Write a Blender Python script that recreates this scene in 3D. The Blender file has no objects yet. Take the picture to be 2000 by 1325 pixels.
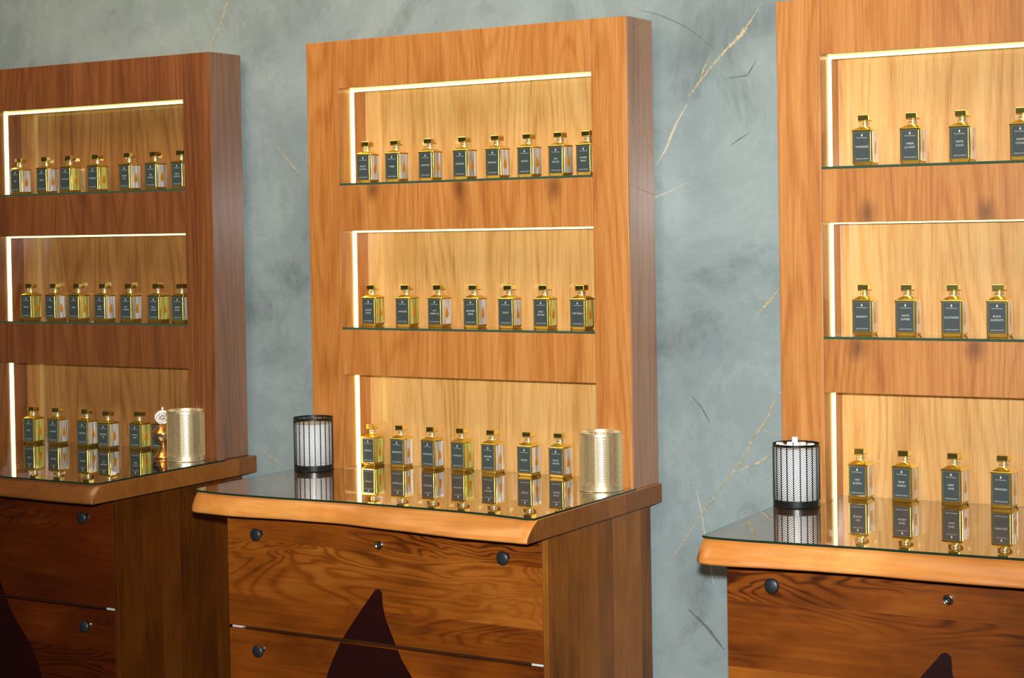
import bpy, bmesh, math, random
from mathutils import Vector, Matrix
random.seed(7)
PI = math.pi
COL = bpy.context.scene.collection
TOP = 0.90            # height of the counters above the floor

# ------------------------------------------------------------------ materials
class NT:
    def __init__(self, name):
        self.m = bpy.data.materials.new(name); self.m.use_nodes = True
        self.t = self.m.node_tree; self.t.nodes.clear()
        self.out = self.n('ShaderNodeOutputMaterial')
    def n(self, kind, **kw):
        o = self.t.nodes.new(kind)
        for k, v in kw.items():
            setattr(o, k, v)
        return o
    def l(self, a, b): self.t.links.new(a, b)
    def val(self, sock, v):
        if hasattr(v, 'is_output') or isinstance(v, bpy.types.NodeSocket): self.l(v, sock)
        else: sock.default_value = v
    def math(self, op, a, b=0.0, c=0.0, clamp=False):
        o = self.n('ShaderNodeMath', operation=op, use_clamp=clamp)
        self.val(o.inputs[0], a); self.val(o.inputs[1], b); self.val(o.inputs[2], c)
        return o.outputs[0]
    def mix(self, fac, a, b, blend='MIX'):
        o = self.n('ShaderNodeMix', data_type='RGBA', blend_type=blend)
        self.val(o.inputs[0], fac); self.val(o.inputs[6], a); self.val(o.inputs[7], b)
        return o.outputs[2]
    def coord(self, rnd=0.0):
        tc = self.n('ShaderNodeTexCoord').outputs['Object']
        if not rnd: return tc
        oi = self.n('ShaderNodeObjectInfo').outputs['Random']
        o = self.n('ShaderNodeVectorMath', operation='ADD')
        self.l(tc, o.inputs[0]); self.l(self.math('MULTIPLY', oi, rnd), o.inputs[1])
        return o.outputs[0]
    def scaled(self, vec, s, add=None):
        o = self.n('ShaderNodeMapping'); self.l(vec, o.inputs[0]); o.inputs['Scale'].default_value = s
        if add: o.inputs['Location'].default_value = add
        return o.outputs[0]
    def noise(self, vec, scale=1.0, detail=3.0, rough=.5, dist=0.0):
        o = self.n('ShaderNodeTexNoise'); self.l(vec, o.inputs['Vector'])
        o.inputs['Scale'].default_value = scale; o.inputs['Detail'].default_value = detail
        o.inputs['Roughness'].default_value = rough; o.inputs['Distortion'].default_value = dist
        return o.outputs[0]
    def maprange(self, v, a, b, c=0.0, d=1.0):
        o = self.n('ShaderNodeMapRange'); self.l(v, o.inputs[0])
        for i, x in enumerate((a, b, c, d)): o.inputs[i+1].default_value = x
        return o.outputs[0]
    def bsdf(self, color, rough=.4, metal=0.0, coat=0.0, coat_rough=.1, spec=.5, trans=0.0, bump=None, bump_s=.1, bump_d=.002, emit=None, emit_s=0.0):
        p = self.n('ShaderNodeBsdfPrincipled')
        self.val(p.inputs['Base Color'], color if not isinstance(color, tuple) else (*color, 1)[:4])
        self.val(p.inputs['Roughness'], rough); self.val(p.inputs['Metallic'], metal)
        p.inputs['Coat Weight'].default_value = coat; p.inputs['Coat Roughness'].default_value = coat_rough
        p.inputs['Specular IOR Level'].default_value = spec
        p.inputs['Transmission Weight'].default_value = trans
        if bump is not None:
            b = self.n('ShaderNodeBump'); b.inputs['Strength'].default_value = bump_s; b.inputs['Distance'].default_value = bump_d
            self.l(bump, b.inputs['Height']); self.l(b.outputs[0], p.inputs['Normal'])
        if emit:
            p.inputs['Emission Color'].default_value = (*emit, 1); p.inputs['Emission Strength'].default_value = emit_s
        self.l(p.outputs[0], self.out.inputs[0])
        return p
def plain(name, color, **kw):
    t = NT(name); t.bsdf(color, **kw); return t.m
def rgb(*c): return (*c, 1.0)

def veneer(name, dark, mid, light, knots=(), axis='z', rnd=13.0, coat=.35, rough=.45, contrast=1.0, coat_rough=.12):
    """Walnut veneer with the grain along one axis."""
    t = NT(name)
    c = t.coord(rnd)
    A = (1.0, 1.0, .035) if axis == 'z' else (.035, 1.0, 1.0)
    B = (1.0, 1.0, .12) if axis == 'z' else (.12, 1.0, 1.0)
    streak = t.noise(t.scaled(c, A), 230, 5, .68, .1)
    band = t.noise(t.scaled(c, A), 22, 2, .5)
    arcs = t.noise(t.scaled(c, B), 5.5, 1.5, .4, .2)
    ring = t.math('SINE', t.math('MULTIPLY', arcs, 120.0))
    ring = t.math('MULTIPLY', t.math('ADD', ring, 1.0), .5)
    ring = t.math('POWER', ring, 2.2)
    f = t.math('ADD', t.math('MULTIPLY', streak, .78*contrast), t.math('MULTIPLY', band, .55))
    f = t.math('SUBTRACT', t.math('ADD', f, .11), t.math('MULTIPLY', ring, .13*contrast))
    cr = t.n('ShaderNodeValToRGB')
    e = cr.color_ramp.elements
    e[0].position, e[0].color = .38, rgb(*dark); e[1].position, e[1].color = .95, rgb(*light)
    x = e.new(.66); x.color = rgb(*mid)
    t.l(f, cr.inputs[0]); col = cr.outputs[0]
    tc = t.n('ShaderNodeTexCoord').outputs['Object']
    for (kx, ky, kz, r) in knots:
        wob = t.noise(t.scaled(tc, (30, 30, 12)), 1.0, 2, .6)
        sub = t.n('ShaderNodeVectorMath', operation='SUBTRACT'); t.l(tc, sub.inputs[0]); sub.inputs[1].default_value = (kx, ky, kz)
        sc = t.scaled(sub.outputs[0], (1/r, 0, .62/r))
        ln = t.n('ShaderNodeVectorMath', operation='LENGTH'); t.l(sc, ln.inputs[0])
        d = t.math('ADD', ln.outputs['Value'], t.math('MULTIPLY', wob, .9))
        k = t.maprange(d, .55, 1.55, .72, 0.0)
        col = t.mix(k, col, rgb(dark[0]*.45, dark[1]*.42, dark[2]*.5))
    t.bsdf(col, rough=rough, coat=coat, coat_rough=coat_rough, bump=streak, bump_s=.06, bump_d=.0006)
    return t.m

def boards(name, dark, mid, light, axis='x', width=.12, coat=.3, rough=.4, figure=1.0, rnd=17.0):
    """Solid boards glued edge to edge, each with a shade and a figure of its own."""
    t = NT(name)
    tc = t.n('ShaderNodeTexCoord').outputs['Object']
    c = t.coord(rnd)
    sp = t.n('ShaderNodeSeparateXYZ'); t.l(c, sp.inputs[0])
    across = sp.outputs['Z'] if axis == 'x' else sp.outputs['Y']
    idn = t.math('FLOOR', t.math('DIVIDE', across, width))
    wn = t.n('ShaderNodeTexWhiteNoise', noise_dimensions='1D'); t.l(idn, wn.inputs['W'])
    # every board is cut from somewhere else in the tree
    off = t.n('ShaderNodeVectorMath', operation='MULTIPLY_ADD')
    t.l(wn.outputs['Color'], off.inputs[0]); off.inputs[1].default_value = (7, 7, 7); t.l(c, off.inputs[2])
    v = off.outputs[0]
    A = (.05, 1, 1) if axis == 'x' else (1, 1, .05)
    B = (.22, 1, 1) if axis == 'x' else (1, 1, .16)
    streak = t.noise(t.scaled(v, A), 120, 4, .6, .2)
    fig = t.noise(t.scaled(v, B), 7.5, 2.5, .5, .9)
    ring = t.math('SINE', t.math('MULTIPLY', fig, 130.0))
    ring = t.math('POWER', t.math('MULTIPLY', t.math('ADD', ring, 1.0), .5), 2.5)
    mask = t.maprange(t.noise(t.scaled(v, B), 3.0, 1.0), .53, .68)
    blotch = t.noise(t.scaled(v, (.5, 1, 1) if axis == 'x' else (1, 1, .5)), 9, 3, .55)
    f = t.math('ADD', t.math('MULTIPLY', streak, .30), t.math('MULTIPLY', blotch, .55))
    f = t.math('ADD', f, t.math('MULTIPLY', t.math('SUBTRACT', wn.outputs['Value'], .5), .24))
    f = t.math('SUBTRACT', f, t.math('MULTIPLY', t.math('MULTIPLY', ring, mask), .27*figure))
    f = t.math('ADD', f, .14)
    cr = t.n('ShaderNodeValToRGB'); e = cr.color_ramp.elements
    e[0].position, e[0].color = .25, rgb(*dark); e[1].position, e[1].color = .88, rgb(*light)
    x = e.new(.56); x.color = rgb(*mid)
    t.l(f, cr.inputs[0])
    t.bsdf(cr.outputs[0], rough=rough, spec=.22, coat=coat, coat_rough=.15, bump=streak, bump_s=.08, bump_d=.0006)
    return t.m

def slab_wood(name, k=1.0):
    t = NT(name); c = t.coord(11.0)
    streak = t.noise(t.scaled(c, (.06, 1, 1)), 90, 4, .6, .3)
    blot = t.noise(t.scaled(c, (.6, 1, 1)), 6, 4, .6, .4)
    stain = t.maprange(t.noise(t.scaled(c, (1, 1, 1.4)), 13, 3, .6, .6), .60, .74)
    f = t.math('ADD', t.math('MULTIPLY', streak, .35), t.math('MULTIPLY', blot, .75))
    cr = t.n('ShaderNodeValToRGB'); e = cr.color_ramp.elements
    e[0].position, e[0].color = .30, rgb(.46, .150, .024); e[1].position, e[1].color = .78, rgb(.80, .39, .095)
    x = e.new(.54); x.color = rgb(.63, .240, .046)
    t.l(f, cr.inputs[0])
    col = t.mix(t.math('MULTIPLY', stain, .45), cr.outputs[0], rgb(.30, .095, .03))
    if k != 1.0: col = t.mix(1.0, col, rgb(k, k*.86, k*.8), 'MULTIPLY')
    t.bsdf(col, rough=.38, coat=.4, coat_rough=.18, bump=blot, bump_s=.15, bump_d=.004)
    return t.m
def slab_end(name):
    t = NT(name); c = t.coord(5.0)
    sp = t.n('ShaderNodeSeparateXYZ'); t.l(c, sp.inputs[0])
    idn = t.math('FLOOR', t.math('DIVIDE', sp.outputs['Y'], .088))
    wn = t.n('ShaderNodeTexWhiteNoise', noise_dimensions='1D'); t.l(idn, wn.inputs['W'])
    n = t.noise(t.scaled(c, (1, 1, .5)), 60, 4, .6, 1.2)
    f = t.math('ADD', t.math('MULTIPLY', n, .6), t.math('MULTIPLY', wn.outputs['Value'], .4))
    col = t.mix(t.maprange(f, .2, .85), rgb(.16, .050, .009), rgb(.36, .135, .024))
    t.bsdf(col, rough=.42, spec=.25, coat=.08, coat_rough=.2, bump=n, bump_s=.1, bump_d=.001)
    return t.m

def plaster(name):
    t = NT(name); c = t.coord()
    big = t.noise(c, 1.7, 4, .6, .7)
    fine = t.noise(c, 60, 3, .6)
    rot = t.n('ShaderNodeMapping'); t.l(c, rot.inputs[0]); rot.inputs['Rotation'].default_value = (0, .75, 0); rot.inputs['Scale'].default_value = (7, 1, 2.2)
    strokes = t.noise(rot.outputs[0], 1.0, 8, .72, .5)
    sm = t.noise(t.scaled(c, (2.6, 1, 2.6), (3.1, 0, 1.7)), 1.0, 8, .72, .45)
    smudge = t.maprange(sm, .52, .70)
    edge = t.math('SUBTRACT', 1.0, t.math('MULTIPLY', t.math('ABSOLUTE', t.math('SUBTRACT', strokes, .52)), 16.0), clamp=True)
    pale = t.math('SUBTRACT', 1.0, t.math('MULTIPLY', t.math('ABSOLUTE', t.math('SUBTRACT', sm, .44)), 22.0), clamp=True)
    col = t.mix(t.maprange(big, .3, .7), rgb(.205, .260, .260), rgb(.30, .375, .370))
    col = t.mix(t.math('MULTIPLY', smudge, .8), col, rgb(.150, .195, .195))
    col = t.mix(t.math('MULTIPLY', t.math('MULTIPLY', edge, smudge), .5), col, rgb(.10, .12, .12))
    col = t.mix(t.math('MULTIPLY', pale, .22), col, rgb(.40, .48, .475))
    col = t.mix(t.math('MULTIPLY', fine, .12), col, rgb(.16, .18, .18))
    h = t.math('ADD', strokes, t.math('MULTIPLY', sm, .8))
    t.bsdf(col, rough=.42, spec=.4, coat=.15, coat_rough=.2, bump=h, bump_s=.22, bump_d=.008)
    return t.m

def sheet_glass(name, tint, ior=2.0, faces=2.0):
    """Clear sheet: reflects by angle on its outer faces, lets the rest straight through."""
    t = NT(name)
    fr = t.n('ShaderNodeFresnel'); fr.inputs['IOR'].default_value = ior
    geo = t.n('ShaderNodeNewGeometry')
    f2 = t.math('SUBTRACT', 1.0, t.math('POWER', t.math('SUBTRACT', 1.0, fr.outputs[0]), faces))
    fac = t.math('MULTIPLY', f2, t.math('SUBTRACT', 1.0, geo.outputs['Backfacing']))
    tr = t.n('ShaderNodeBsdfTransparent'); tr.inputs[0].default_value = rgb(*tint)
    gl = t.n('ShaderNodeBsdfGlossy'); gl.inputs['Color'].default_value = rgb(.95, .95, .93); gl.inputs['Roughness'].default_value = .004
    mx = t.n('ShaderNodeMixShader'); t.l(fac, mx.inputs[0]); t.l(tr.outputs[0], mx.inputs[1]); t.l(gl.outputs[0], mx.inputs[2])
    t.l(mx.outputs[0], t.out.inputs[0])
    return t.m
def bottle_glass(name, tint):
    """Thick side wall of a bottle: clear coating over a pale mirror-bright core."""
    t = NT(name)
    c = t.coord(9.0)
    n = t.noise(t.scaled(c, (110, 110, 7)), 1.0, 2, .5)
    k = t.maprange(n, .38, .60)  # upright streaks of reflected light, put into the glass colour
    t.bsdf(t.mix(k, rgb(tint[0]*.45, tint[1]*.45, tint[2]*.38), rgb(*tint)), rough=.12, metal=.40, coat=.7, coat_rough=.02, bump=n, bump_s=.8, bump_d=.004)
    return t.m

M = {}
VD, VM, VL = (.25, .078, .014), (.44, .158, .028), (.57, .255, .066)
LD, LM, LL = (.085, .023, .006), (.165, .050, .013), (.26, .090, .027)      # darker wood tones for the left unit
M['veneer'] = veneer('walnut_veneer', VD, VM, VL)
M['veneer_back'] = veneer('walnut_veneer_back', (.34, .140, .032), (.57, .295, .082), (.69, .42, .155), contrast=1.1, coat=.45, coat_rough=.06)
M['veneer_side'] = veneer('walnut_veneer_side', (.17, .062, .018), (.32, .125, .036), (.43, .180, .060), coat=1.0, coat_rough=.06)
M['left_veneer'] = veneer('left_walnut_veneer', LD, LM, LL)
M['left_veneer_back'] = veneer('left_walnut_veneer_back', (.14, .048, .010), (.27, .104, .026), (.40, .185, .050), contrast=1.1, coat=.45, coat_rough=.06)
M['left_veneer_side'] = veneer('left_walnut_veneer_side', (.10, .036, .012), (.19, .072, .024), (.27, .110, .040), coat=1.0, coat_rough=.06)
M['left_drawer'] = boards('left_walnut_drawer', (.032, .0050, .0006), (.092, .0140, .0011), (.17, .042, .0050), axis='x', width=.125, coat=.08)
M['left_stave'] = boards('left_walnut_staves', (.035, .0080, .001), (.110, .028, .0025), (.20, .066, .009), axis='z', width=.075, figure=.5, coat=.04)
M['drawer'] = boards('walnut_drawer', (.050, .0085, .0008), (.235, .0560, .0042), (.42, .135, .016), axis='x', width=.14, coat=.08)
M['stave'] = boards('walnut_staves', (.075, .020, .002), (.27, .088, .010), (.42, .165, .028), axis='z', width=.075, figure=.5, coat=.04)
M['carcass'] = plain('dark_carcass', (.03, .012, .006), rough=.6)
M['slab'] = slab_wood('live_edge_wood')
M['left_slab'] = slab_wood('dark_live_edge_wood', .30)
M['slab_end'] = slab_end('sawn_slab_edge')
M['inlay'] = boards('dark_inlay', (.011, .0012, .0008), (.019, .0020, .0012), (.028, .0035, .002), axis='x', width=.3, coat=.02, rough=.5, figure=.3)
M['glass'] = sheet_glass('counter_glass', (.80, .80, .74))
M['shelf_glass'] = sheet_glass('shelf_glass', (.93, .97, .93), 1.55, 1.6)
M['edge'] = plain('green_glass_edge', (.012, .030, .016), rough=.12, spec=.6)
M['shelf_edge'] = plain('pale_green_glass_edge', (.045, .085, .05), rough=.15, spec=.6)
M['plaster'] = plaster('polished_plaster')
def gold_leaf(name):
    t = NT(name); n = t.noise(t.coord(), 160, 3, .7)
    t.bsdf(t.mix(t.maprange(n, .35, .65), rgb(.30, .26, .16), rgb(.62, .53, .31)), rough=.42, metal=.1)
    return t.m
M['gold_vein'] = gold_leaf('gold_leaf_vein')
M['pale_vein'] = plain('pale_gold_vein', (.55, .50, .36), rough=.5, metal=.1)
M['scratch'] = plain('dark_trowel_mark', (.125, .15, .15), rough=.5)
M['led'] = plain('led_strip', (1, .95, .7), emit=(1.0, .94, .27), emit_s=3.0)
M['gold'] = plain('gold_metal', (.95, .80, .22), rough=.20, metal=1.0)
M['gold_dark'] = plain('amber_gold_body', (.86, .66, .12), rough=.16, metal=.9, coat=.5, coat_rough=.03)
M['silver_side'] = bottle_glass('silver_glass', (1.0, .99, .93))
M['yellow_side'] = bottle_glass('yellow_glass', (.92, .88, .24))
M['label'] = plain('slate_label', (.042, .060, .060), rough=.55, spec=.35)
M['label_rim'] = plain('silver_rim', (.80, .78, .66), rough=.18, metal=.9)
M['ink'] = plain('pale_print', (.60, .60, .52), rough=.5)
M['amber'] = plain('amber_drop', (.56, .22, .014), rough=.18, coat=.6)
M['black_metal'] = plain('gunmetal_black', (.022, .026, .024), rough=.30, metal=.55)
M['white_liner'] = plain('white_liner', (.95, .96, .94), rough=.5)
M['white_wax'] = plain('white_wax', (.90, .90, .88), rough=.5)
M['brass'] = plain('pale_brass', (.95, .82, .50), rough=.36, metal=.85)
M['copper'] = plain('copper', (.85, .40, .12), rough=.24, metal=.9)
M['silvergilt'] = plain('silver_gilt', (.72, .66, .44), rough=.20, metal=.95)
M['white_filigree'] = plain('white_filigree', (.88, .86, .80), rough=.35, metal=.2)
M['knob'] = plain('black_knob', (.016, .020, .020), rough=.42, spec=.6)
M['chrome'] = plain('chrome', (.78, .76, .66), rough=.18, metal=1.0)
M['keyhole'] = plain('keyhole_dark', (.03, .03, .025), rough=.5, metal=.4)
M['plastic'] = plain('white_plastic', (.65, .65, .62), rough=.4)
M['floor'] = plain('dark_floor', (.05, .045, .042), rough=.35)

# ------------------------------------------------------------------ mesh helpers
def mesh(name, verts, faces, mats, midx=None, smooth=False):
    me = bpy.data.meshes.new(name)
    me.from_pydata([tuple(v) for v in verts], [], faces)
    for m in (mats if isinstance(mats, (list, tuple)) else [mats]): me.materials.append(m)
    if midx:
        for p, i in zip(me.polygons, midx): p.material_index = i
    if smooth:
        for p in me.polygons: p.use_smooth = True
    me.update()
    return me
def fix(me):
    bm = bmesh.new(); bm.from_mesh(me)
    bmesh.ops.recalc_face_normals(bm, faces=bm.faces); bm.to_mesh(me); bm.free(); me.update()
    return me
def link(name, me, parent=None, loc=(0, 0, 0), rz=0.0):
    o = bpy.data.objects.new(name, me); COL.objects.link(o)
    o.location = loc; o.rotation_euler = (0, 0, rz)
    if parent: o.parent = parent
    return o
def empty(name, loc=(0, 0, 0), rz=0.0):
    o = bpy.data.objects.new(name, None); COL.objects.link(o)
    o.location = loc; o.rotation_euler = (0, 0, rz); o.empty_display_size = .05
    return o
def tag(o, label, cat, group=None):
    o['label'] = label; o['category'] = cat
    if group: o['group'] = group
    return o
def structure(o): o['kind'] = 'structure'; return o
def box_bm(x0, x1, y0, y1, z0, z1, bevel=0.0, seg=2):
    bm = bmesh.new()
    bmesh.ops.create_cube(bm, size=1.0)
    bmesh.ops.scale(bm, vec=(x1-x0, y1-y0, z1-z0), verts=bm.verts)
    bmesh.ops.translate(bm, vec=((x0+x1)/2, (y0+y1)/2, (z0+z1)/2), verts=bm.verts)
    if bevel: bmesh.ops.bevel(bm, geom=bm.edges[:], offset=bevel, segments=seg, profile=.5, affect='EDGES')
    return bm
def box(name, b, m, parent=None, bevel=0.0, seg=2):
    bm = box_bm(*b, bevel=bevel, seg=seg)
    me = bpy.data.meshes.new(name); bm.to_mesh(me); bm.free()
    me.materials.append(m)
    return link(name, me, parent)
def lathe(name, prof, m, n=40, caps=True):
    vs, fs = [], []
    for r, z in prof:
        for i in range(n):
            a = 2*PI*i/n; vs.append((r*math.cos(a), r*math.sin(a), z))
    for k in range(len(prof)-1):
        for i in range(n):
            j = (i+1) % n
            fs.append((k*n+i, k*n+j, (k+1)*n+j, (k+1)*n+i))
    if caps:
        if prof[0][0] > 1e-5: fs.append(tuple(reversed(range(n))))
        if prof[-1][0] > 1e-5: fs.append(tuple(range((len(prof)-1)*n, len(prof)*n)))
    me = mesh(name, vs, fs, m)
    for p in me.polygons: p.use_smooth = len(p.vertices) == 4
    return fix(me)
def prism_xz(name, pts, y0, y1, m):
    """An outline in x-z given a thickness in y."""
    n = len(pts)
    vs = [(x, y0, z) for x, z in pts] + [(x, y1, z) for x, z in pts]
    fs = [tuple(range(n)), tuple(reversed(range(n, 2*n)))]
    fs += [(i, i+n, (i+1) % n+n, (i+1) % n) for i in range(n)]
    return fix(mesh(name, vs, fs, m))
def lerp_table(tab, x):
    if x <= tab[0][0]: return tab[0][1]
    for (a, fa), (b, fb) in zip(tab, tab[1:]):
        if x <= b:
            t = (x-a)/(b-a); t = t*t*(3-2*t)*.5 + t*.5
            return fa+(fb-fa)*t
    return tab[-1][1]

# ------------------------------------------------------------------ camera and exposure
F, CXY = 3482.411, (-74.559, -138.803)
yaw, pitch, roll = .5528949, -.0210018, -.0173331
cs, sn = math.cos, math.sin
fw = Vector((-sn(yaw)*cs(pitch), cs(yaw)*cs(pitch), sn(pitch)))
rt = Vector((cs(yaw), sn(yaw), 0)); up = rt.cross(fw)
rt2 = cs(roll)*rt + sn(roll)*up; up2 = -sn(roll)*rt + cs(roll)*up
cam_d = bpy.data.cameras.new('camera'); cam = bpy.data.objects.new('camera', cam_d); COL.objects.link(cam)
mat = Matrix((rt2, up2, -fw)).transposed().to_4x4()
mat.translation = Vector((2.889256, -3.845252, .630964+TOP))
cam.matrix_world = mat
cam_d.sensor_width = 36; cam_d.lens = F/2000*36
cam_d.shift_x = -CXY[0]/2000; cam_d.shift_y = CXY[1]/2000
cam_d.clip_start = .05
sc = bpy.context.scene; sc.camera = cam
sc.view_settings.view_transform = 'Standard'; sc.view_settings.look = 'None'
sc.view_settings.exposure = 0.0; sc.view_settings.gamma = 1.0
try: sc.view_settings.use_curve_mapping = False
except Exception: pass

# ------------------------------------------------------------------ room
WALL_Y = .160
wall = structure(box('wall_back', (-4.5, 5.0, WALL_Y, WALL_Y+.12, 0, 3.3), M['plaster']))
structure(box('floor', (-4.5, 5.0, -6.5, WALL_Y, -.06, 0), M['floor']))

def vein(pts, widths, m, name='gold_vein', rough=.25, seed=1):
    """A tapering streak worked into the plaster."""
    rnd = random.Random(seed)
    # resample
    P = [Vector((x, z)) for x, z in pts]; L = [0]
    for a, b in zip(P, P[1:]): L.append(L[-1]+(b-a).length)
    N = max(12, int(L[-1]/.0045)); vs, fs = [], []
    for i in range(N+1):
        s = L[-1]*i/N; k = 0
        while k < len(P)-2 and s > L[k+1]: k += 1
        f = (s-L[k])/(L[k+1]-L[k]); p = P[k].lerp(P[k+1], f); d = (P[k+1]-P[k]).normalized(); nrm = Vector((-d.y, d.x))
        t = i/N*(len(widths)-1); j = min(int(t), len(widths)-2); w = widths[j]+(widths[j+1]-widths[j])*(t-j)
        w *= .72*(1+rough*1.6*(rnd.random()-.5)*2); p = p+nrm*w*rough*(rnd.random()-.5)
        for sgn in (-1, 1):
            q = p+nrm*w*.5*sgn
            vs.append((q.x, WALL_Y+.0006, q.y)); vs.append((q.x, WALL_Y-.0005-.00012*(seed % 9), q.y))
    for i in range(N):
        a, b = 4*i, 4*i+4
        fs += [(a+1, b+1, b+3, a+3), (a, a+1, a+3, a+2)] if i == 0 else [(a+1, b+1, b+3, a+3)]
        fs += [(a, b, b+1, a+1), (a+2, a+3, b+3, b+2)]
    return link(name, fix(mesh(name, vs, fs, m)), wall)
G, W_, S_ = M['gold_vein'], M['pale_vein'], M['scratch']
vein([(1.241, 2.064), (1.207, 2.018), (1.183, 1.989), (1.155, 1.966), (1.113, 1.926), (1.073, 1.882), (1.045, 1.85)], [.001, .004, .012, .009, .006, .006, .008, .004], G, seed=2)
vein([(1.04, 1.831), (1.009, 1.783), (.98, 1.721), (.952, 1.684)], [.003, .005, .009, .005, .001], W_, seed=3)
vein([(1.11, 1.954), (1.086, 1.915), (1.075, 1.884)], [.001, .005, .003], G, seed=4)
vein([(.95, 1.605), (1.007, 1.625), (1.058, 1.649)], [.004, .003, .001], W_, seed=5)
vein([(1.276, 1.381), (1.245, 1.345), (1.217, 1.317)], [.003, .009, .002], G, seed=6)
vein([(1.277, 1.133), (1.255, 1.104), (1.242, 1.071), (1.215, 1.035), (1.198, 1.016), (1.188, .988), (1.161, .948), (1.112, .889), (1.062, .823), (1.006, .742), (.963, .687)], [.003, .006, .005, .008, .003, .004, .003, .003, .002], G, seed=7, rough=.4)
vein([(1.25, .981), (1.214, .959), (1.181, .946), (1.15, .926)], [.003, .009, .004, .001], G, seed=8, rough=.4)
vein([(1.222, 1.04), (1.254, 1.032), (1.277, 1.029)], [.001, .003, .002], G, seed=9)
vein([(1.05, .882), (1.06, .841), (1.066, .81), (1.07, .779), (1.085, .698), (1.093, .653)], [.001, .004, .003, .006, .004, .001], W_, seed=10, rough=.35)
vein([(-.398, 2.201), (-.411, 2.17), (-.423, 2.141), (-.442, 2.113), (-.46, 2.092), (-.464, 2.06)], [.006, .006, .005, .004, .004], G, seed=11)
vein([(-.234, 1.783), (-.195, 1.743), (-.151, 1.698)], [.001, .005, .003], G, seed=12)
vein([(-.312, .916), (-.262, .89), (-.217, .864)], [.004, .003, .001], G, seed=13)
vein([(.92, 2.071), (.972, 2.055), (1.02, 2.032), (1.047, 2.017), (1.081, 1.99), (1.108, 1.967)], [.001, .003, .003, .003, .001], S_, 'trowel_mark', seed=14)
vein([(1.15, 1.889), (1.2, 1.893), (1.223, 1.927)], [.001, .003, .004, .001], S_, 'trowel_mark', seed=15)
vein([(1.024, .586), (1.072, .547), (1.119, .495)], [.003, .010, .008, .003], S_, 'trowel_mark', seed=16)
vein([(1.042, 1.113), (1.067, 1.089), (1.088, 1.052)], [.001, .004, .002], S_, 'trowel_mark', seed=17)
vein([(1.151, 1.725), (1.171, 1.737), (1.205, 1.756)], [.001, .004, .001], S_, 'trowel_mark', seed=18)

# ------------------------------------------------------------------ the three units (common dimensions)
UNIT = {'left': (-1.2978, -.0035, .0015, .00829), 'middle': (0, 0, 0, 0), 'right': (1.3496, -.0246, -.0011, .03558)}
W, D, H = .9599, .1367, 1.14
SL, SR = .1013, .1005
N1T, N1B, N2T, N2B, N3T, ND = 1.0133, .7590, .6358, .3804, .2535, .1259
GLASS = .0035                          # top of the glass, over the counter height
SLAB_T, SLAB_B = -.0015, -.0486
CL, CR, CF = .0141, .919, -.3841
def place(u, x, y, z, phi=0.0):
    X, Y, Z, r = UNIT[u]
    return (X+x*cs(r)-y*sn(r), Y+x*sn(r)+y*cs(r), TOP+Z+z), r+phi

FRONT = {   # live edge: glass front line, then foot of the slab's front face (x, y)
 'left': ([(-.02, -.50), (.2, -.49), (.45, -.50), (.648, -.513), (.739, -.515), (.831, -.515), (.921, -.516), (.975, -.512), (.99, -.507)],
          [(-.02, -.515), (.2, -.52), (.45, -.525), (.664, -.533), (.856, -.542), (1.0, -.541)], -.02, .990),
 'middle': ([(-.02, -.462), (.0, -.480), (.067, -.491), (.144, -.493), (.258, -.491), (.367, -.480), (.479, -.472), (.545, -.474), (.626, -.475), (.711, -.476), (.779, -.478), (.849, -.484), (.908, -.494), (.950, -.503), (.968, -.496)],
            [(-.02, -.482), (.008, -.508), (.13, -.517), (.303, -.497), (.435, -.492), (.599, -.511), (.803, -.535), (.93, -.535), (.968, -.538)], -.02, .968),
 'right': ([(.008, -.503), (.03, -.514), (.101, -.516), (.196, -.511), (.289, -.506), (.358, -.502), (.459, -.503), (.556, -.500), (.644, -.496), (.8, -.50), (.975, -.51)],
           [(.008, -.535), (.03, -.548), (.078, -.548), (.181, -.533), (.262, -.525), (.364, -.523), (.466, -.529), (.562, -.529), (.65, -.526), (.8, -.53), (.975, -.54)], .008, .975)}
WHERE = {'left': 'left', 'middle': 'middle', 'right': 'right'}

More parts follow.
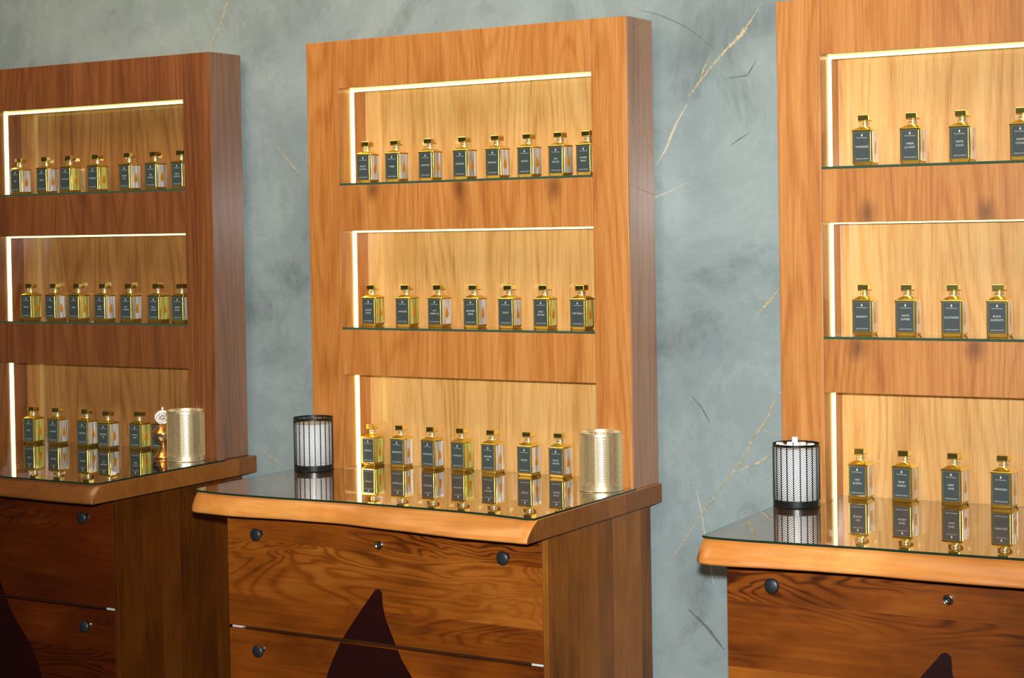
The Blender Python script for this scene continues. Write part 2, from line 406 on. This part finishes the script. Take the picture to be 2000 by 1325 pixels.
def worktop(u):
    top, bot, xl, xr = FRONT[u]
    n = 60; vs, fs, mi = [], [], []
    rows = []
    for i in range(n+1):
        x = xl+(xr-xl)*i/n
        yt = lerp_table(top, x)+.004; yb = lerp_table(bot, x)
        d = yb-yt
        prof = [(D, SLAB_T), (yt+.004, SLAB_T), (yt, SLAB_T-.003), (yt+d*.30, SLAB_T-.010), (yt+d*.62, SLAB_T-.021), (yt+d*.88, SLAB_T-.033), (yb, SLAB_B+.006), (yb+.001, SLAB_B+.002), (yb+.006, SLAB_B), (D, SLAB_B)]
        if i in (0, n):   # soften the two front corners
            prof = [(y+(.004 if 0 < k < 9 else 0), z) for k, (y, z) in enumerate(prof)]
        rows.append([len(vs)+k for k in range(len(prof))]); vs += [(x, y, z) for y, z in prof]
    m = len(rows[0])
    for a, b in zip(rows, rows[1:]):
        for k in range(m):
            kk = (k+1) % m; fs.append((a[k], a[kk], b[kk], b[k])); mi.append(0)
    fs.append(tuple(rows[0])); mi.append(1); fs.append(tuple(reversed(rows[-1]))); mi.append(1)
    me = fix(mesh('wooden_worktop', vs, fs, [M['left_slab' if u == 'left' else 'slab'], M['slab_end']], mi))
    for p in me.polygons: p.use_smooth = p.material_index == 0
    loc, rz = place(u, 0, 0, 0)
    o = link('wooden_worktop', me, None, loc, rz)
    b = o.modifiers.new('bevel', 'BEVEL'); b.width = .0018; b.segments = 2; b.limit_method = 'ANGLE'; b.angle_limit = 1.0
    tag(o, {'left': 'live edge wooden worktop on the left cabinet, partly cut off by the photo edge',
            'middle': 'wavy fronted live edge wooden worktop on the middle cabinet',
            'right': 'live edge wooden worktop on the right cabinet, nearest the camera'}[u], 'worktop', 'live edge worktops')
def counter_glass(u):
    top, bot, xl, xr = FRONT[u]
    n = 60
    pts = [(xl+.0015+(xr-xl-.003)*i/n, lerp_table(top, xl+(xr-xl)*i/n)) for i in range(n+1)]
    pts += [(xr-.0015, -.001), (W-SR-.0008, -.001), (W-SR-.0008, ND-.001), (SL+.0008, ND-.001), (SL+.0008, -.001), (xl+.0015, -.001)]
    N = len(pts); z0, z1 = SLAB_T+.0003, GLASS
    vs = [(x, y, z1) for x, y in pts]+[(x, y, z0) for x, y in pts]
    fs = [tuple(range(N)), tuple(reversed(range(N, 2*N)))]+[(i, i+N, (i+1) % N+N, (i+1) % N) for i in range(N)]
    me = fix(mesh('glass_sheet', vs, fs, [M['glass'], M['edge']], [0, 0]+[1]*N))
    loc, rz = place(u, 0, 0, 0)
    tag(link('glass_sheet', me, None, loc, rz), 'reflective glass sheet covering the %s worktop, under the lowest row of bottles' % u, 'glass top', 'glass sheets on the worktops')

# teardrop emblem inlaid across the drawer fronts (x, z)
DROP = [(.4687, -.2163), (.476, -.2175), (.4818, -.2236), (.484, -.2563), (.4894, -.2802), (.5048, -.3151), (.5187, -.344), (.5355, -.3786), (.563, -.416), (.590, -.4475),
        (.6153, -.4778), (.6387, -.5213), (.6528, -.5573), (.660, -.61), (.650, -.67), (.615, -.73), (.56, -.775), (.49, -.79), (.42, -.78), (.355, -.74), (.312, -.68), (.292, -.61),
        (.290, -.55), (.299, -.49), (.3209, -.4276), (.3337, -.4013), (.3577, -.3552), (.3967, -.3017), (.4276, -.2618), (.4551, -.2285), (.462, -.2195)]
def clip(pts, zmin, zmax):
    for lim, keep in ((zmin, lambda z: z >= zmin), (zmax, lambda z: z <= zmax)):
        out = []
        for a, b in zip(pts, pts[1:]+pts[:1]):
            ka, kb = keep(a[1]), keep(b[1])
            if ka: out.append(a)
            if ka != kb:
                t = (lim-a[1])/(b[1]-a[1]); out.append((a[0]+(b[0]-a[0])*t, lim))
        pts = out
        if not pts: break
    return pts
KNOB = lathe('knob', [(.0001, .0), (.0060, .0), (.0060, .010), (.0068, .013), (.0135, .0165), (.0155, .019), (.0158, .0215), (.0145, .0240), (.010, .0258), (.0001, .0265)], M['knob'], 32, caps=False)
STEM = lathe('stem', [(.0090, .0), (.0090, .0020), (.0058, .0035), (.0058, .012)], M['chrome'], 24)
LOCK = lathe('lock', [(.0108, .0), (.0112, .003), (.0104, .0055), (.0080, .0066), (.0076, .0050), (.0001, .0048)], M['chrome'], 32, caps=False)
KEYH = lathe('keyhole', [(.0026, .0046), (.0026, .0054)], M['keyhole'], 16)
for me in (KNOB, STEM, LOCK, KEYH): me.transform(Matrix.Rotation(PI/2, 4, 'X'))
def cabinet(u):
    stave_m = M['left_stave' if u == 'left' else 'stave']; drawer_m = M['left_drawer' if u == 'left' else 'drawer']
    loc, rz = place(u, 0, 0, 0)
    root = empty('drawer_cabinet', (loc[0], loc[1], 0), rz)
    tag(root, {'left': 'walnut drawer cabinet at the left photo edge, with pale edged side panel',
               'middle': 'walnut drawer cabinet in the middle, dark flame shaped inlay on its drawers',
               'right': 'walnut drawer cabinet at the lower right, tip of dark inlay at the bottom edge'}[u], 'cabinet', 'walnut drawer cabinets')
    zt = loc[2]+SLAB_B-.0006
    box('side_panel', (CR, .934, CF-.0005, .140, .02, zt), stave_m, root, .0018)
    box('side_panel', (.022, .040, CF+.022, .140, .02, zt), stave_m, root, .0012)
    box('carcass', (.040, CR-.001, CF+.022, .135, .06, zt), M['carcass'], root)
    box('plinth', (.03, CR, CF+.05, .12, 0, .06), M['carcass'], root)
    edges = [(-.0500, -.3462), (-.3545, -.6420), (-.6500, -.8500)]
    for k, (a, b) in enumerate(edges):
        d = box('drawer', (CL, CR-.001, CF, CF+.021, TOP+b, TOP+a), drawer_m, root, .0014)
        zc = (-.110, -.3985, -.695)[k]
        for x in (.1205, .8290):
            kn = link('knob', KNOB, d, (x, CF-.0003, TOP+zc)); link('stem', STEM, d, (x, CF, TOP+zc))
        if k == 0:
            lk = link('lock', LOCK, d, (.478, CF, TOP-.111)); lk['label'] = 'round chrome lock'
            link('keyhole', KEYH, d, (.478, CF, TOP-.111))
        pts = clip(DROP, b+.0012, a-.0012)
        if len(pts) > 2:
            y0 = CF-.0009
            inl = link('inlay', prism_xz('inlay', [(x, TOP+z) for x, z in pts], y0, CF+.004, M['inlay']), d)
            inl['label'] = 'dark mahogany teardrop inlay'
    for x0, x1, z in ((.020, .050, -.3500), (.885, .915, -.3500)):
        box('drawer_runner', (x0, x1, CF+.006, CF+.0218, TOP+z-.003, TOP+z+.002), M['plastic'], root)

KN = {'middle': {1: [(.207, .741), (.478, .738), (.752, .735)], 2: []}, 'right': {1: [(.206, .656), (.469, .653)], 2: [(.179, .357), (.44, .361)]}, 'left': {1: [], 2: []}}
def display(u):
    loc, rz = place(u, 0, 0, 0)
    root = empty('display_shelf_unit', (loc[0], loc[1], loc[2]+SLAB_T), rz)
    tag(root, {'left': 'dark looking walnut display unit with lit niches, cut off by the left photo edge',
               'middle': 'whole walnut display unit in the middle with three lit niches',
               'right': 'bright walnut display unit with lit niches, cut off by the right photo edge'}[u], 'display unit', 'walnut display units')
    def part(name, b, m, bev=.0012, parent=root):
        x0, x1, y0, y1, z0, z1 = b; s = SLAB_T
        return box(name, (x0, x1, y0, y1, z0-s, z1-s), m, parent, bev)
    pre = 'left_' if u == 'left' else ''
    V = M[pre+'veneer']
    b0 = SLAB_T+.0002
    part('stile', (0, SL, 0, D, b0, H), V)
    part('stile', (W-SR, W-.004, 0, D, b0, H), V)
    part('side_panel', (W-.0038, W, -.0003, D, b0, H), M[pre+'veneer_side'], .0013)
    x0, x1 = SL+.0004, W-SR-.0004
    bands = [(N1T, H), (N2T, N1B-.003), (N3T, N2B-.0066)]
    for k, (a, b) in enumerate(bands):
        kn = KN[u].get(k, [])
        if kn:
            mm = veneer('walnut_veneer_knots_%s' % u, VD, VM, VL, knots=[(x, 0, z-SLAB_T, .026) for x, z in kn])
        else: mm = V
        part('rail', (x0, x1, .0004, ND, a, b), mm)
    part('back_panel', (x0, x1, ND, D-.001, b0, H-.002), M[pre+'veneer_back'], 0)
    s = .0068
    for zt, zb in ((N1T, N1B+.003), (N2T, N2B-.0006), (N3T, GLASS)):
        part('light_strip', (SL+.0002, SL+.0040, .0560, .0700, zb+.0002, zt-.0005), M['led'], .0006)
        drop = .0035 if (u == 'right' and zt == N2T) else {N1T: .0058, N2T: .0050, N3T: .0030}[zt]
        part('light_strip', (SL+.0045, W-SR-.0005, .0585, .0675, zt-drop, zt-.0002), M['led'], .0006)
    # glass shelves lie in the two upper niches
    for which, z in (('upper', N1B), ('lower', N2B-.0036)):
        bm = box_bm(SL+.0006, W-SR-.0006, .0008, ND-.0006, z-.0028, z+.0030)
        me = bpy.data.meshes.new('glass_shelf'); bm.to_mesh(me); bm.free()
        me.materials.append(M['shelf_glass']); me.materials.append(M['shelf_edge'])
        for p in me.polygons: p.material_index = 1 if p.normal.y < -.5 else 0
        l2, r2 = place(u, 0, 0, 0)
        tag(link('glass_shelf', me, None, l2, r2), '%s glass shelf with green front edge in the %s display unit' % (which, u), 'shelf', 'glass shelves')

# ------------------------------------------------------------------ perfume bottles
BW = .0448; h2 = BW/2
def ring(s, z, c):     # square with rounded corners
    out = []
    for cx, cy, a0 in ((s-c, -s+c, -90), (s-c, s-c, 0), (-s+c, s-c, 90), (-s+c, -s+c, 180)):
        for k in range(5):
            a = math.radians(a0+22.5*k); out.append((cx+c*cs(a), cy+c*sn(a), z))
    return out
def stack(name, rings, m, smooth=False):
    vs = [v for r in rings for v in r]; n = len(rings[0]); fs = []
    for k in range(len(rings)-1):
        for i in range(n):
            j = (i+1) % n; fs.append((k*n+i, k*n+j, (k+1)*n+j, (k+1)*n+i))
    fs.append(tuple(reversed(range(n)))); fs.append(tuple(range((len(rings)-1)*n, len(rings)*n)))
    return fix(mesh(name, vs, fs, m, smooth=smooth))
BB, BT = .0075, .0735          # body: lower and upper edge
BODY = stack('perfume_bottle', [ring(h2*.80, 0, .003), ring(h2*.84, .001, .003), ring(h2*.985, BB-.001, .002), ring(h2, BB, .002), ring(h2, BT-.0016, .002), ring(h2+.0004, BT-.0010, .002), ring(h2+.0004, BT, .002), ring(h2*.97, BT+.0012, .002), ring(h2*.50, BT+.0078, .003), ring(h2*.46, BT+.0082, .003)], M['gold_dark'])
for p in BODY.polygons: p.use_smooth = min(abs(p.normal.x), abs(p.normal.y)) > .06 and abs(p.normal.z) < .05
RIM = stack('shoulder_rim', [ring(h2+.0006, BT-.0018, .0022), ring(h2+.0009, BT-.0012, .0022), ring(h2+.0009, BT+.0002, .0022), ring(h2+.0004, BT+.0010, .0022)], M['gold'])
M['collar'] = plain('bright_gold_collar', (.98, .90, .62), rough=.30, metal=.9)
COLLAR = lathe('collar', [(.0096, BT+.0078), (.0102, BT+.0084), (.0102, BT+.0094), (.0084, BT+.0102), (.0082, BT+.0126), (.0098, BT+.0134), (.0100, BT+.0158), (.0096, BT+.0166), (.0080, BT+.0172), (.0080, BT+.0215)], M['collar'], 28)
CZ = BT+.0210; ch = .0118; cw = .0122
def cap_mesh():
    bm = box_bm(-cw, cw, -cw, cw, CZ, CZ+ch, bevel=.0013, seg=2)
    me = bpy.data.meshes.new('cap'); bm.to_mesh(me); bm.free(); me.materials.append(M['gold']); return me
CAP = cap_mesh()
def label_mesh():
    lw, z0, z1 = .0172, .0102, .0690; y = -h2
    bm = box_bm(-lw-.0014, lw+.0014, y-.0006, y+.0004, z0-.0014, z1+.0014)
    bm2 = box_bm(-lw, lw, y-.0009, y+.0002, z0, z1)
    a = bpy.data.meshes.new('a'); bm.to_mesh(a); bm.free(); b = bpy.data.meshes.new('b'); bm2.to_mesh(b); bm2.free()
    vs = [v.co[:] for v in a.vertices]+[v.co[:] for v in b.vertices]; k = len(a.vertices)
    fs = [tuple(p.vertices) for p in a.polygons]+[tuple(i+k for i in p.vertices) for p in b.polygons]
    return fix(mesh('label', vs, fs, [M['label_rim'], M['label']], [0]*6+[1]*6))
LABEL = label_mesh()
def pane_mesh(m):
    bm = box_bm(h2-.0006, h2+.0005, -h2+.0034, h2-.0030, BB+.001, BT-.0030)
    me = bpy.data.meshes.new('side_pane'); bm.to_mesh(me); bm.free(); me.materials.append(m); return me
PANES = {'silver': pane_mesh(M['silver_side']), 'yellow': pane_mesh(M['yellow_side'])}
def drop_mesh():
    pts = []
    for i in range(24):
        a = 2*PI*i/24
        r = .0082; y = r*sn(a)*(1 if cs(a) < 0 else 1-.62*cs(a)**1.2); z = r*cs(a)*(1.0 if cs(a) < 0 else 2.5)
        pts.append((y, z))
    n = len(pts); x = h2+.0004
    vs = [(x, y, 0.032+z) for y, z in pts]+[(x+.0007, y*.85, 0.032+z*.92) for y, z in pts]
    fs = [tuple(range(n, 2*n))]+[(i, (i+1) % n, (i+1) % n+n, i+n) for i in range(n)]
    return fix(mesh('drop_emblem', vs, fs, M['amber']))
EMBLEM = drop_mesh()
_txt = {}
def text_geo(s, width=None, height=None, spacing=1.0):
    cu = bpy.data.curves.new('t', 'FONT'); cu.body = s; cu.align_x = 'CENTER'; cu.size = 1.0; cu.space_character = spacing; cu.resolution_u = 2
    o = bpy.data.objects.new('t', cu); COL.objects.link(o)
    dg = bpy.context.evaluated_depsgraph_get(); me = bpy.data.meshes.new_from_object(o.evaluated_get(dg))
    vs = [v.co[:] for v in me.vertices]; fs = [tuple(p.vertices) for p in me.polygons]
    bpy.data.objects.remove(o); bpy.data.curves.remove(cu); bpy.data.meshes.remove(me)
    xs = [v[0] for v in vs]; cx = (min(xs)+max(xs))/2; w = max(xs)-min(xs); ys = [v[1] for v in vs]; hh = max(ys)-min(ys)
    sx = (width/w) if width else (height/hh); sy = (height/hh) if height else sx
    return [((v[0]-cx)*sx, (v[1]-min(ys))*sy) for v in vs], fs
def lettering(lines):
    key = tuple(lines)
    if key in _txt: return _txt[key]
    vs, fs = [], []; y = -h2-.00105
    def put(geo, z):
        k = len(vs); vs.extend((x, y, z+t) for x, t in geo[0]); fs.extend(tuple(i+k for i in f) for f in geo[1])
    put(text_geo('The Oil Perfumery', width=.0235, height=.0030), .0565)
    for i, s in enumerate(lines):
        wd = min(.029, .0031*len(s)+.001)
        put(text_geo(s, width=wd, height=.0040), (.0375 if len(lines) == 1 else .0405-.0075*i))
    put(text_geo('EXTRAIT DE PARFUM', width=.0270, height=.0022), .0135)
    me = mesh('lettering', vs, fs, M['ink']); _txt[key] = me
    # every face looks out of the label
    bm = bmesh.new(); bm.from_mesh(me)
    for f in bm.faces:
        f.normal_update()
        if f.normal.y > 0: f.normal_flip()
    bm.to_mesh(me); bm.free()
    return me
def logo_mesh():
    pts = []
    for i in range(16):
        a = 2*PI*i/16; r = .0019
        pts.append((r*sn(a)*(1 if cs(a) < 0 else 1-.6*cs(a)), -h2-.00105, .0630+r*cs(a)*(1 if cs(a) < 0 else 2.0)))
    me = mesh('logo', pts, [tuple(range(16))], M['ink'])
    if me.polygons[0].normal.y > 0: me.flip_normals()
    return me
LOGO = logo_mesh()
PARTS = [('shoulder_rim', RIM), ('collar', COLLAR), ('cap', CAP)]
def bottle(u, corner, phi, names, side, label, group, z, scale=1.0):
    w = BW*scale
    x = corner[0]-w/2*cs(phi)-w/2*sn(phi); y = corner[1]-w/2*sn(phi)+w/2*cs(phi)
    loc, rz = place(u, x, y, z, phi)
    root = link('perfume_bottle', BODY, None, loc, rz); root.scale = (scale, scale, scale*1.045)
    tag(root, label, 'perfume bottle', group)
    for nm, me in PARTS: link(nm, me, root)
    lab = link('label', LABEL, root); lab['label'] = 'slate grey label with silver rim'
    link('lettering', lettering(names), lab); link('logo', LOGO, lab)
    p1 = link('side_pane', PANES[side], root); link('drop_emblem', EMBLEM, p1)
    link('side_pane', PANES[side], root, (0, 0, 0), PI)
    return root
ORD = ['first', 'second', 'third', 'fourth', 'fifth', 'sixth', 'seventh', 'eighth']
R_ = math.radians
ROWS = [  # unit, row, [(corner x, corner y, turn in degrees, name lines, side glass)]
 ('middle', 1, [(.1716, .045, 4, ['VELVET', 'JASMINE'], 'silver'), (.2632, .045, 0, ['AMBER'], 'silver'), (.3682, .045, -2, ['ROSEWOOD'], 'silver'), (.4744, .045, -2, ['PARADISE'], 'silver'),
                (.5717, .045, -4, ['MIDNIGHT'], 'silver'), (.6659, .045, -3, ['ORCHID'], 'silver'), (.7557, .045, -3, ['OUD', 'ROYALE'], 'silver'), (.8336, .045, -4, ['SUMMER', 'NIGHT'], 'silver')]),
 ('middle', 2, [(.1796, .045, 2, ['GOLDEN', 'SANDS'], 'yellow'), (.2894, .045, 2, ['NOBLESSE'], 'yellow'), (.3881, .045, -3, ['OUD', 'AMBER OIL'], 'silver'), (.4993, .045, 0, ['MEDITERR', 'DREAM'], 'silver'),
                (.6041, .045, 1, ['FLEUR'], 'silver'), (.7064, .045, -1, ['ROSE', 'DE MAI'], 'yellow'), (.8109, .045, -1, ['DARK VANILLA'], 'yellow')]),
 ('middle', 3, [(.154, .066, -1, ['SAFFRON'], 'yellow'), (.246, .070, 2, ['BERGAMOTTE'], 'silver'), (.343, .068, -3, ['WHITE MUSK'], 'silver'), (.435, .070, -3, ['MYSTIQUE'], 'yellow'),
                (.530, .067, -3, ['LEATHER', 'OUD'], 'silver'), (.639, .065, -2, ['VELVET'], 'silver'), (.727, .072, -2, ['BLACK', 'ORCHID'], 'silver')]),
 ('right', 1, [(.2053, .045, 0, ['TENDERNESS'], 'silver'), (.314, .045, -1, ['AMBER', 'LA NUIT'], 'silver'), (.4233, .045, -2, ['WHITE', 'CLOUD'], 'silver'), (.5535, .045, -3, ['WHITE', 'CAVIAR'], 'silver')]),
 ('right', 2, [(.2003, .045, 1, ['SERENITY'], 'silver'), (.2993, .045, 1, ['WHITE', 'SUMMER'], 'silver'), (.4018, .045, 1, ['BLOOMINESS'], 'silver'), (.5005, .045, 1, ['BLACK', 'ELEMENTS'], 'silver')]),
 ('right', 3, [(.176, .071, -3, ['OUD', 'ELISSA'], 'silver'), (.278, .071, -4, ['ROSE', 'ANGELA'], 'silver'), (.390, .066, -6, ['DARK', 'WOOD'], 'silver'), (.499, .066, -4, ['PRINCESS'], 'silver')]),
 ('left', 1, [(.1794, .045, 2, ['OUD'], 'silver'), (.2884, .045, 1, ['AMBER'], 'silver'), (.3845, .045, 0, ['MYSTIQUE'], 'yellow'), (.4947, .045, 1, ['NOBLESSE'], 'yellow'),
              (.618, .045, -1, ['VELVET', 'OUD'], 'silver'), (.719, .045, 1, ['OUD', 'ROYALE'], 'silver'), (.8173, .045, 0, ['FLEUR', 'DE NUIT'], 'silver')]),
 ('left', 2, [(.2135, .045, 4, ['SANTAL'], 'yellow'), (.3107, .045, -2, ['IRIS'], 'silver'), (.4071, .045, 0, ['CEDAR'], 'yellow'), (.5108, .045, 0, ['DARK', 'ROSE'], 'silver'),
              (.6135, .045, 2, ['OUD', 'VANILLE'], 'silver'), (.7198, .045, 2, ['BLUE', 'LAGOON'], 'yellow'), (.8097, .045, 2, ['NEROLI', 'BLANC'], 'silver')]),
 ('left', 3, [(.205, .052, 3, ['MUSC'], 'yellow'), (.300, .058, 4, ['VETIVER'], 'silver'), (.421, .055, 2, ['LEATHER'], 'silver'), (.521, .038, 1, ['PARADISE', 'OIL'], 'silver'),
              (.623, .062, 2, ['JARDIN', 'VERT'], 'yellow'), (.698, .072, 1, ['AMBRE'], 'silver')])]
def bottles():
    for u, r, L in ROWS:
        z = {1: N1B+.003, 2: N2B-.0006, 3: GLASS}[r]+.0002
        shelf = {1: 'upper glass shelf', 2: 'lower glass shelf', 3: 'glass counter'}[r]
        n = len(L)
        for i, (x, y, a, names, side) in enumerate(L):
            sides = {'silver': 'silver sided', 'yellow': 'yellow sided'}[side]
            lab = '%s perfume bottle with gold cap, %s from left, %s, %s display' % (sides, ORD[i], shelf, u)
            if r == 1 and u == 'right' and i == 3: lab = 'perfume bottle cut by the right photo edge, upper shelf of right display'
            if r == 1 and u != 'right' and i == n-1: lab = 'perfume bottle cut off by the right stile, upper glass shelf, %s display' % u
            if u == 'left' and r == 3 and i == 5: lab = 'perfume bottle mostly hidden behind the copper incense burner'
            bottle(u, (x, y), R_(a), names, side, lab, 'perfume bottles on the %s of the %s display' % (shelf, u), z, 1.04 if u == 'right' else 1.0)

# ------------------------------------------------------------------ pierced candle lanterns
def lattice(name, R, h, cols, rows, zb, zt, bar, rib, slope, m, th=.0009):
    """Sheet-metal cylinder with herringbone slots cut through: ribs, slanting bars and two bands."""
    vs, fs = [], []
    def quad_strip(pa, pb, n):
        k = len(vs)
        for i in range(n+1):
            t = i/n
            for p in (pa, pb):
                u = p[0][0]+(p[1][0]-p[0][0])*t; z = p[0][1]+(p[1][1]-p[0][1])*t
                for r in (R, R-th): vs.append((r*cs(u), r*sn(u), z))
        for i in range(n):
            a, b = k+4*i, k+4*i+4
            fs.extend([(a, b, b+2, a+2), (a+1, a+3, b+3, b+1), (a, a+1, b+1, b), (a+2, b+2, b+3, a+3)])
    cwid = 2*PI/cols
    for c in range(cols):
        u0 = c*cwid
        quad_strip(((u0-rib*cwid/2, zb), (u0-rib*cwid/2, zt)), ((u0+rib*cwid/2, zb), (u0+rib*cwid/2, zt)), 1)
        sgn = 1 if c % 2 else -1
        pitch = (zt-zb)/rows; a, b = u0+rib*cwid/2, u0+cwid*(1-rib/2); dz = slope*cwid*R
        for r in range(-3, rows+3):
            zc = zb+(r+.5)*pitch; hw = pitch*bar/2
            z0, z1 = zc-sgn*dz/2, zc+sgn*dz/2
            cl = lambda z: min(max(z, zb), zt)
            q = [cl(v) for v in (z0-hw, z1-hw, z0+hw, z1+hw)]
            if q[2]-q[0] < 1e-5 and q[3]-q[1] < 1e-5: continue
            quad_strip(((a, q[0]), (b, q[1])), ((a, q[2]), (b, q[3])), 2)
        # closing triangles against the bands
    quad_bands = ((0, zb), (zt, h))
    n = 72
    for z0, z1 in quad_bands:
        quad_strip(((0, z0), (2*PI, z0)), ((0, z1), (2*PI, z1)), n)
    return fix(mesh(name, vs, fs, m))
def ring_mesh(name, R, z, t, m):
    prof = [(R+t*cs(a), z+t*sn(a)) for a in [2*PI*i/10 for i in range(11)]]
    return lathe(name, prof, m, 64, caps=False)
def lantern(u, x, y, kind, label, turn=0.0):
    R, h = .0524, .139
    loc, rz = place(u, x, y, GLASS+.0004, turn)
    if kind == 'black':
        me = lattice('candle_lantern', R, h, 22, 23, .0155, h-.0045, .30, .17, .62, M['black_metal'])
    else:
        me = lattice('candle_lantern', R, h, 22, 21, .012, h-.006, .52, .30, .62, M['brass'])
    root = link('candle_lantern', me, None, loc, rz); tag(root, label, 'candle lantern', 'pierced candle lanterns')
    mt = M['black_metal'] if kind == 'black' else M['brass']
    link('rim', ring_mesh('rim', R-.0003, h, .0011, mt), root); link('rim', ring_mesh('rim', R-.0003, .0011, .0011, mt), root)
    link('base_plate', lathe('base_plate', [(R-.0012, .0006), (R-.0012, .0018)], mt, 48), root)
    if kind == 'black':
        zt = h-.010 if u == 'right' else h-.016
        li = link('liner', lathe('liner', [(R-.0014, .0022), (R-.0014, zt), (R-.0030, zt+.0008)], M['white_liner'], 48), root); li['label'] = 'white lining'
    return loc, rz
def lanterns():
    lantern('middle', .042, -.0560, 'black', 'black lantern with white herringbone slots on the left of the middle counter')
    lantern('middle', .900, -.0560, 'gold', 'brass lantern with herringbone slots at the right end of the middle counter', .1)
    lantern('left', .893, -.0560, 'gold', 'brass lantern with herringbone slots on the left counter, beside the incense burner', .05)
    (x, y, z), rz = lantern('right', .054, -.0570, 'black', 'black lantern heaped with white cubes on the right counter', .07)
    zt = z+.139-.010+.0010
    c = .0125
    spots = [(.006, -.010, 0, .2), (-.030, -.016, 0, .5), (-.012, -.034, 0, 1.0), (.026, -.026, 0, .1), (.030, .012, 0, .7), (-.022, .018, 0, .3), (.004, .026, 0, .9), (.002, -.013, 1, .4), (-.041, .004, 0, .0)]
    bm = box_bm(-c/2, c/2, -c/2, c/2, 0, c, .0012); me = bpy.data.meshes.new('wax_cube'); bm.to_mesh(me); bm.free(); me.materials.append(M['white_wax'])
    for i, (dx, dy, lv, a) in enumerate(spots):
        o = link('wax_cube', me, None, (x+dx, y+dy, zt+lv*(c+.0002)), a)
        o.scale = (1, 1, 1 if lv or i == 0 else .75)
        if lv: tag(o, 'white cube on top of the heap, standing above the right lantern rim', 'cube', 'white cubes in the right lantern')
        else: tag(o, 'white cube lying just below the rim inside the right black lantern', 'cube', 'white cubes in the right lantern')

def incense_burner():
    loc, rz = place('left', .800, -.044, GLASS+.0004)
    root = empty('incense_burner', loc, rz)
    tag(root, 'small copper incense burner with white filigree top beside the brass lantern on the left counter', 'incense burner')
    link('foot', lathe('foot', [(.0262, 0), (.0272, .002), (.0262, .0045), (.0225, .0075), (.0170, .0150), (.0125, .0250), (.0098, .0330), (.0090, .0375), (.0108, .0392), (.0090, .0410)], M['copper'], 40), root)
    link('bowl', lathe('bowl', [(.0090, .0405), (.0135, .0425), (.0215, .0500), (.0280, .0600), (.0310, .0690), (.0312, .0705), (.0296, .0705), (.0270, .0660)], M['silvergilt'], 40), root)
    link('lid', lathe('lid', [(.0330, .0700), (.0338, .0712), (.0322, .0735), (.0255, .0800), (.0195, .0868), (.0130, .0925), (.0080, .0950), (.0066, .0985), (.0001, .0990)], M['copper'], 40, caps=False), root)
    # openwork dome: lattice of rods
    bm = bmesh.new(); bmesh.ops.create_icosphere(bm, subdivisions=2, radius=1.0)
    for v in bm.verts: v.co = Vector((v.co.x*.0205, v.co.y*.0205, .1145+v.co.z*.0180))
    me = bpy.data.meshes.new('filigree'); bm.to_mesh(me); bm.free(); me.materials.append(M['white_filigree'])
    f = link('filigree', me, root); md = f.modifiers.new('wire', 'WIREFRAME'); md.thickness = .0050; md.use_even_offset = False
    f['label'] = 'white openwork dome'
    link('finial', lathe('finial', [(.0001, .1300), (.0020, .1315), (.0018, .1345), (.0034, .1370), (.0038, .1395), (.0026, .1425), (.0001, .1440)], M['white_filigree'], 20, caps=False), root)

for u in ('left', 'middle', 'right'):
    cabinet(u); worktop(u); counter_glass(u); display(u)
bottles(); lanterns(); incense_burner()

# ------------------------------------------------------------------ light
def area(name, loc, target, size, power, color, size_y=None, spread=PI):
    d = bpy.data.lights.new(name, 'AREA'); d.energy = power; d.color = color; d.size = size
    if size_y: d.shape = 'RECTANGLE'; d.size_y = size_y
    d.spread = spread
    o = bpy.data.objects.new(name, d); COL.objects.link(o); o.location = loc
    o.rotation_euler = (Vector(target)-Vector(loc)).to_track_quat('-Z', 'Y').to_euler()
    return o
camp = mat.translation
fl = bpy.data.lights.new('camera_flash', 'SPOT'); fl.energy = 960; fl.color = (.97, .985, 1.0)
fl.spot_size = math.radians(60); fl.spot_blend = 1.0; fl.shadow_soft_size = .035
flo = bpy.data.objects.new('camera_flash', fl); COL.objects.link(flo); flo.location = camp+Vector((0, -.02, .14))
flo.rotation_euler = (Vector((.50, 0, 1.46))-flo.location).to_track_quat('-Z', 'Y').to_euler()
area('ceiling_lamp', (-.6, -1.1, 3.1), (-.6, 0, 1.6), 1.2, 23, (1.0, .72, .42))
area('ceiling_lamp', (1.6, -1.3, 3.1), (1.6, 0, 1.6), 1.2, 16, (1.0, .78, .52))
w = bpy.data.worlds.new('room'); w.use_nodes = True; sc.world = w
bg = w.node_tree.nodes['Background']; bg.inputs[0].default_value = (.92, .90, .84, 1); bg.inputs[1].default_value = .035
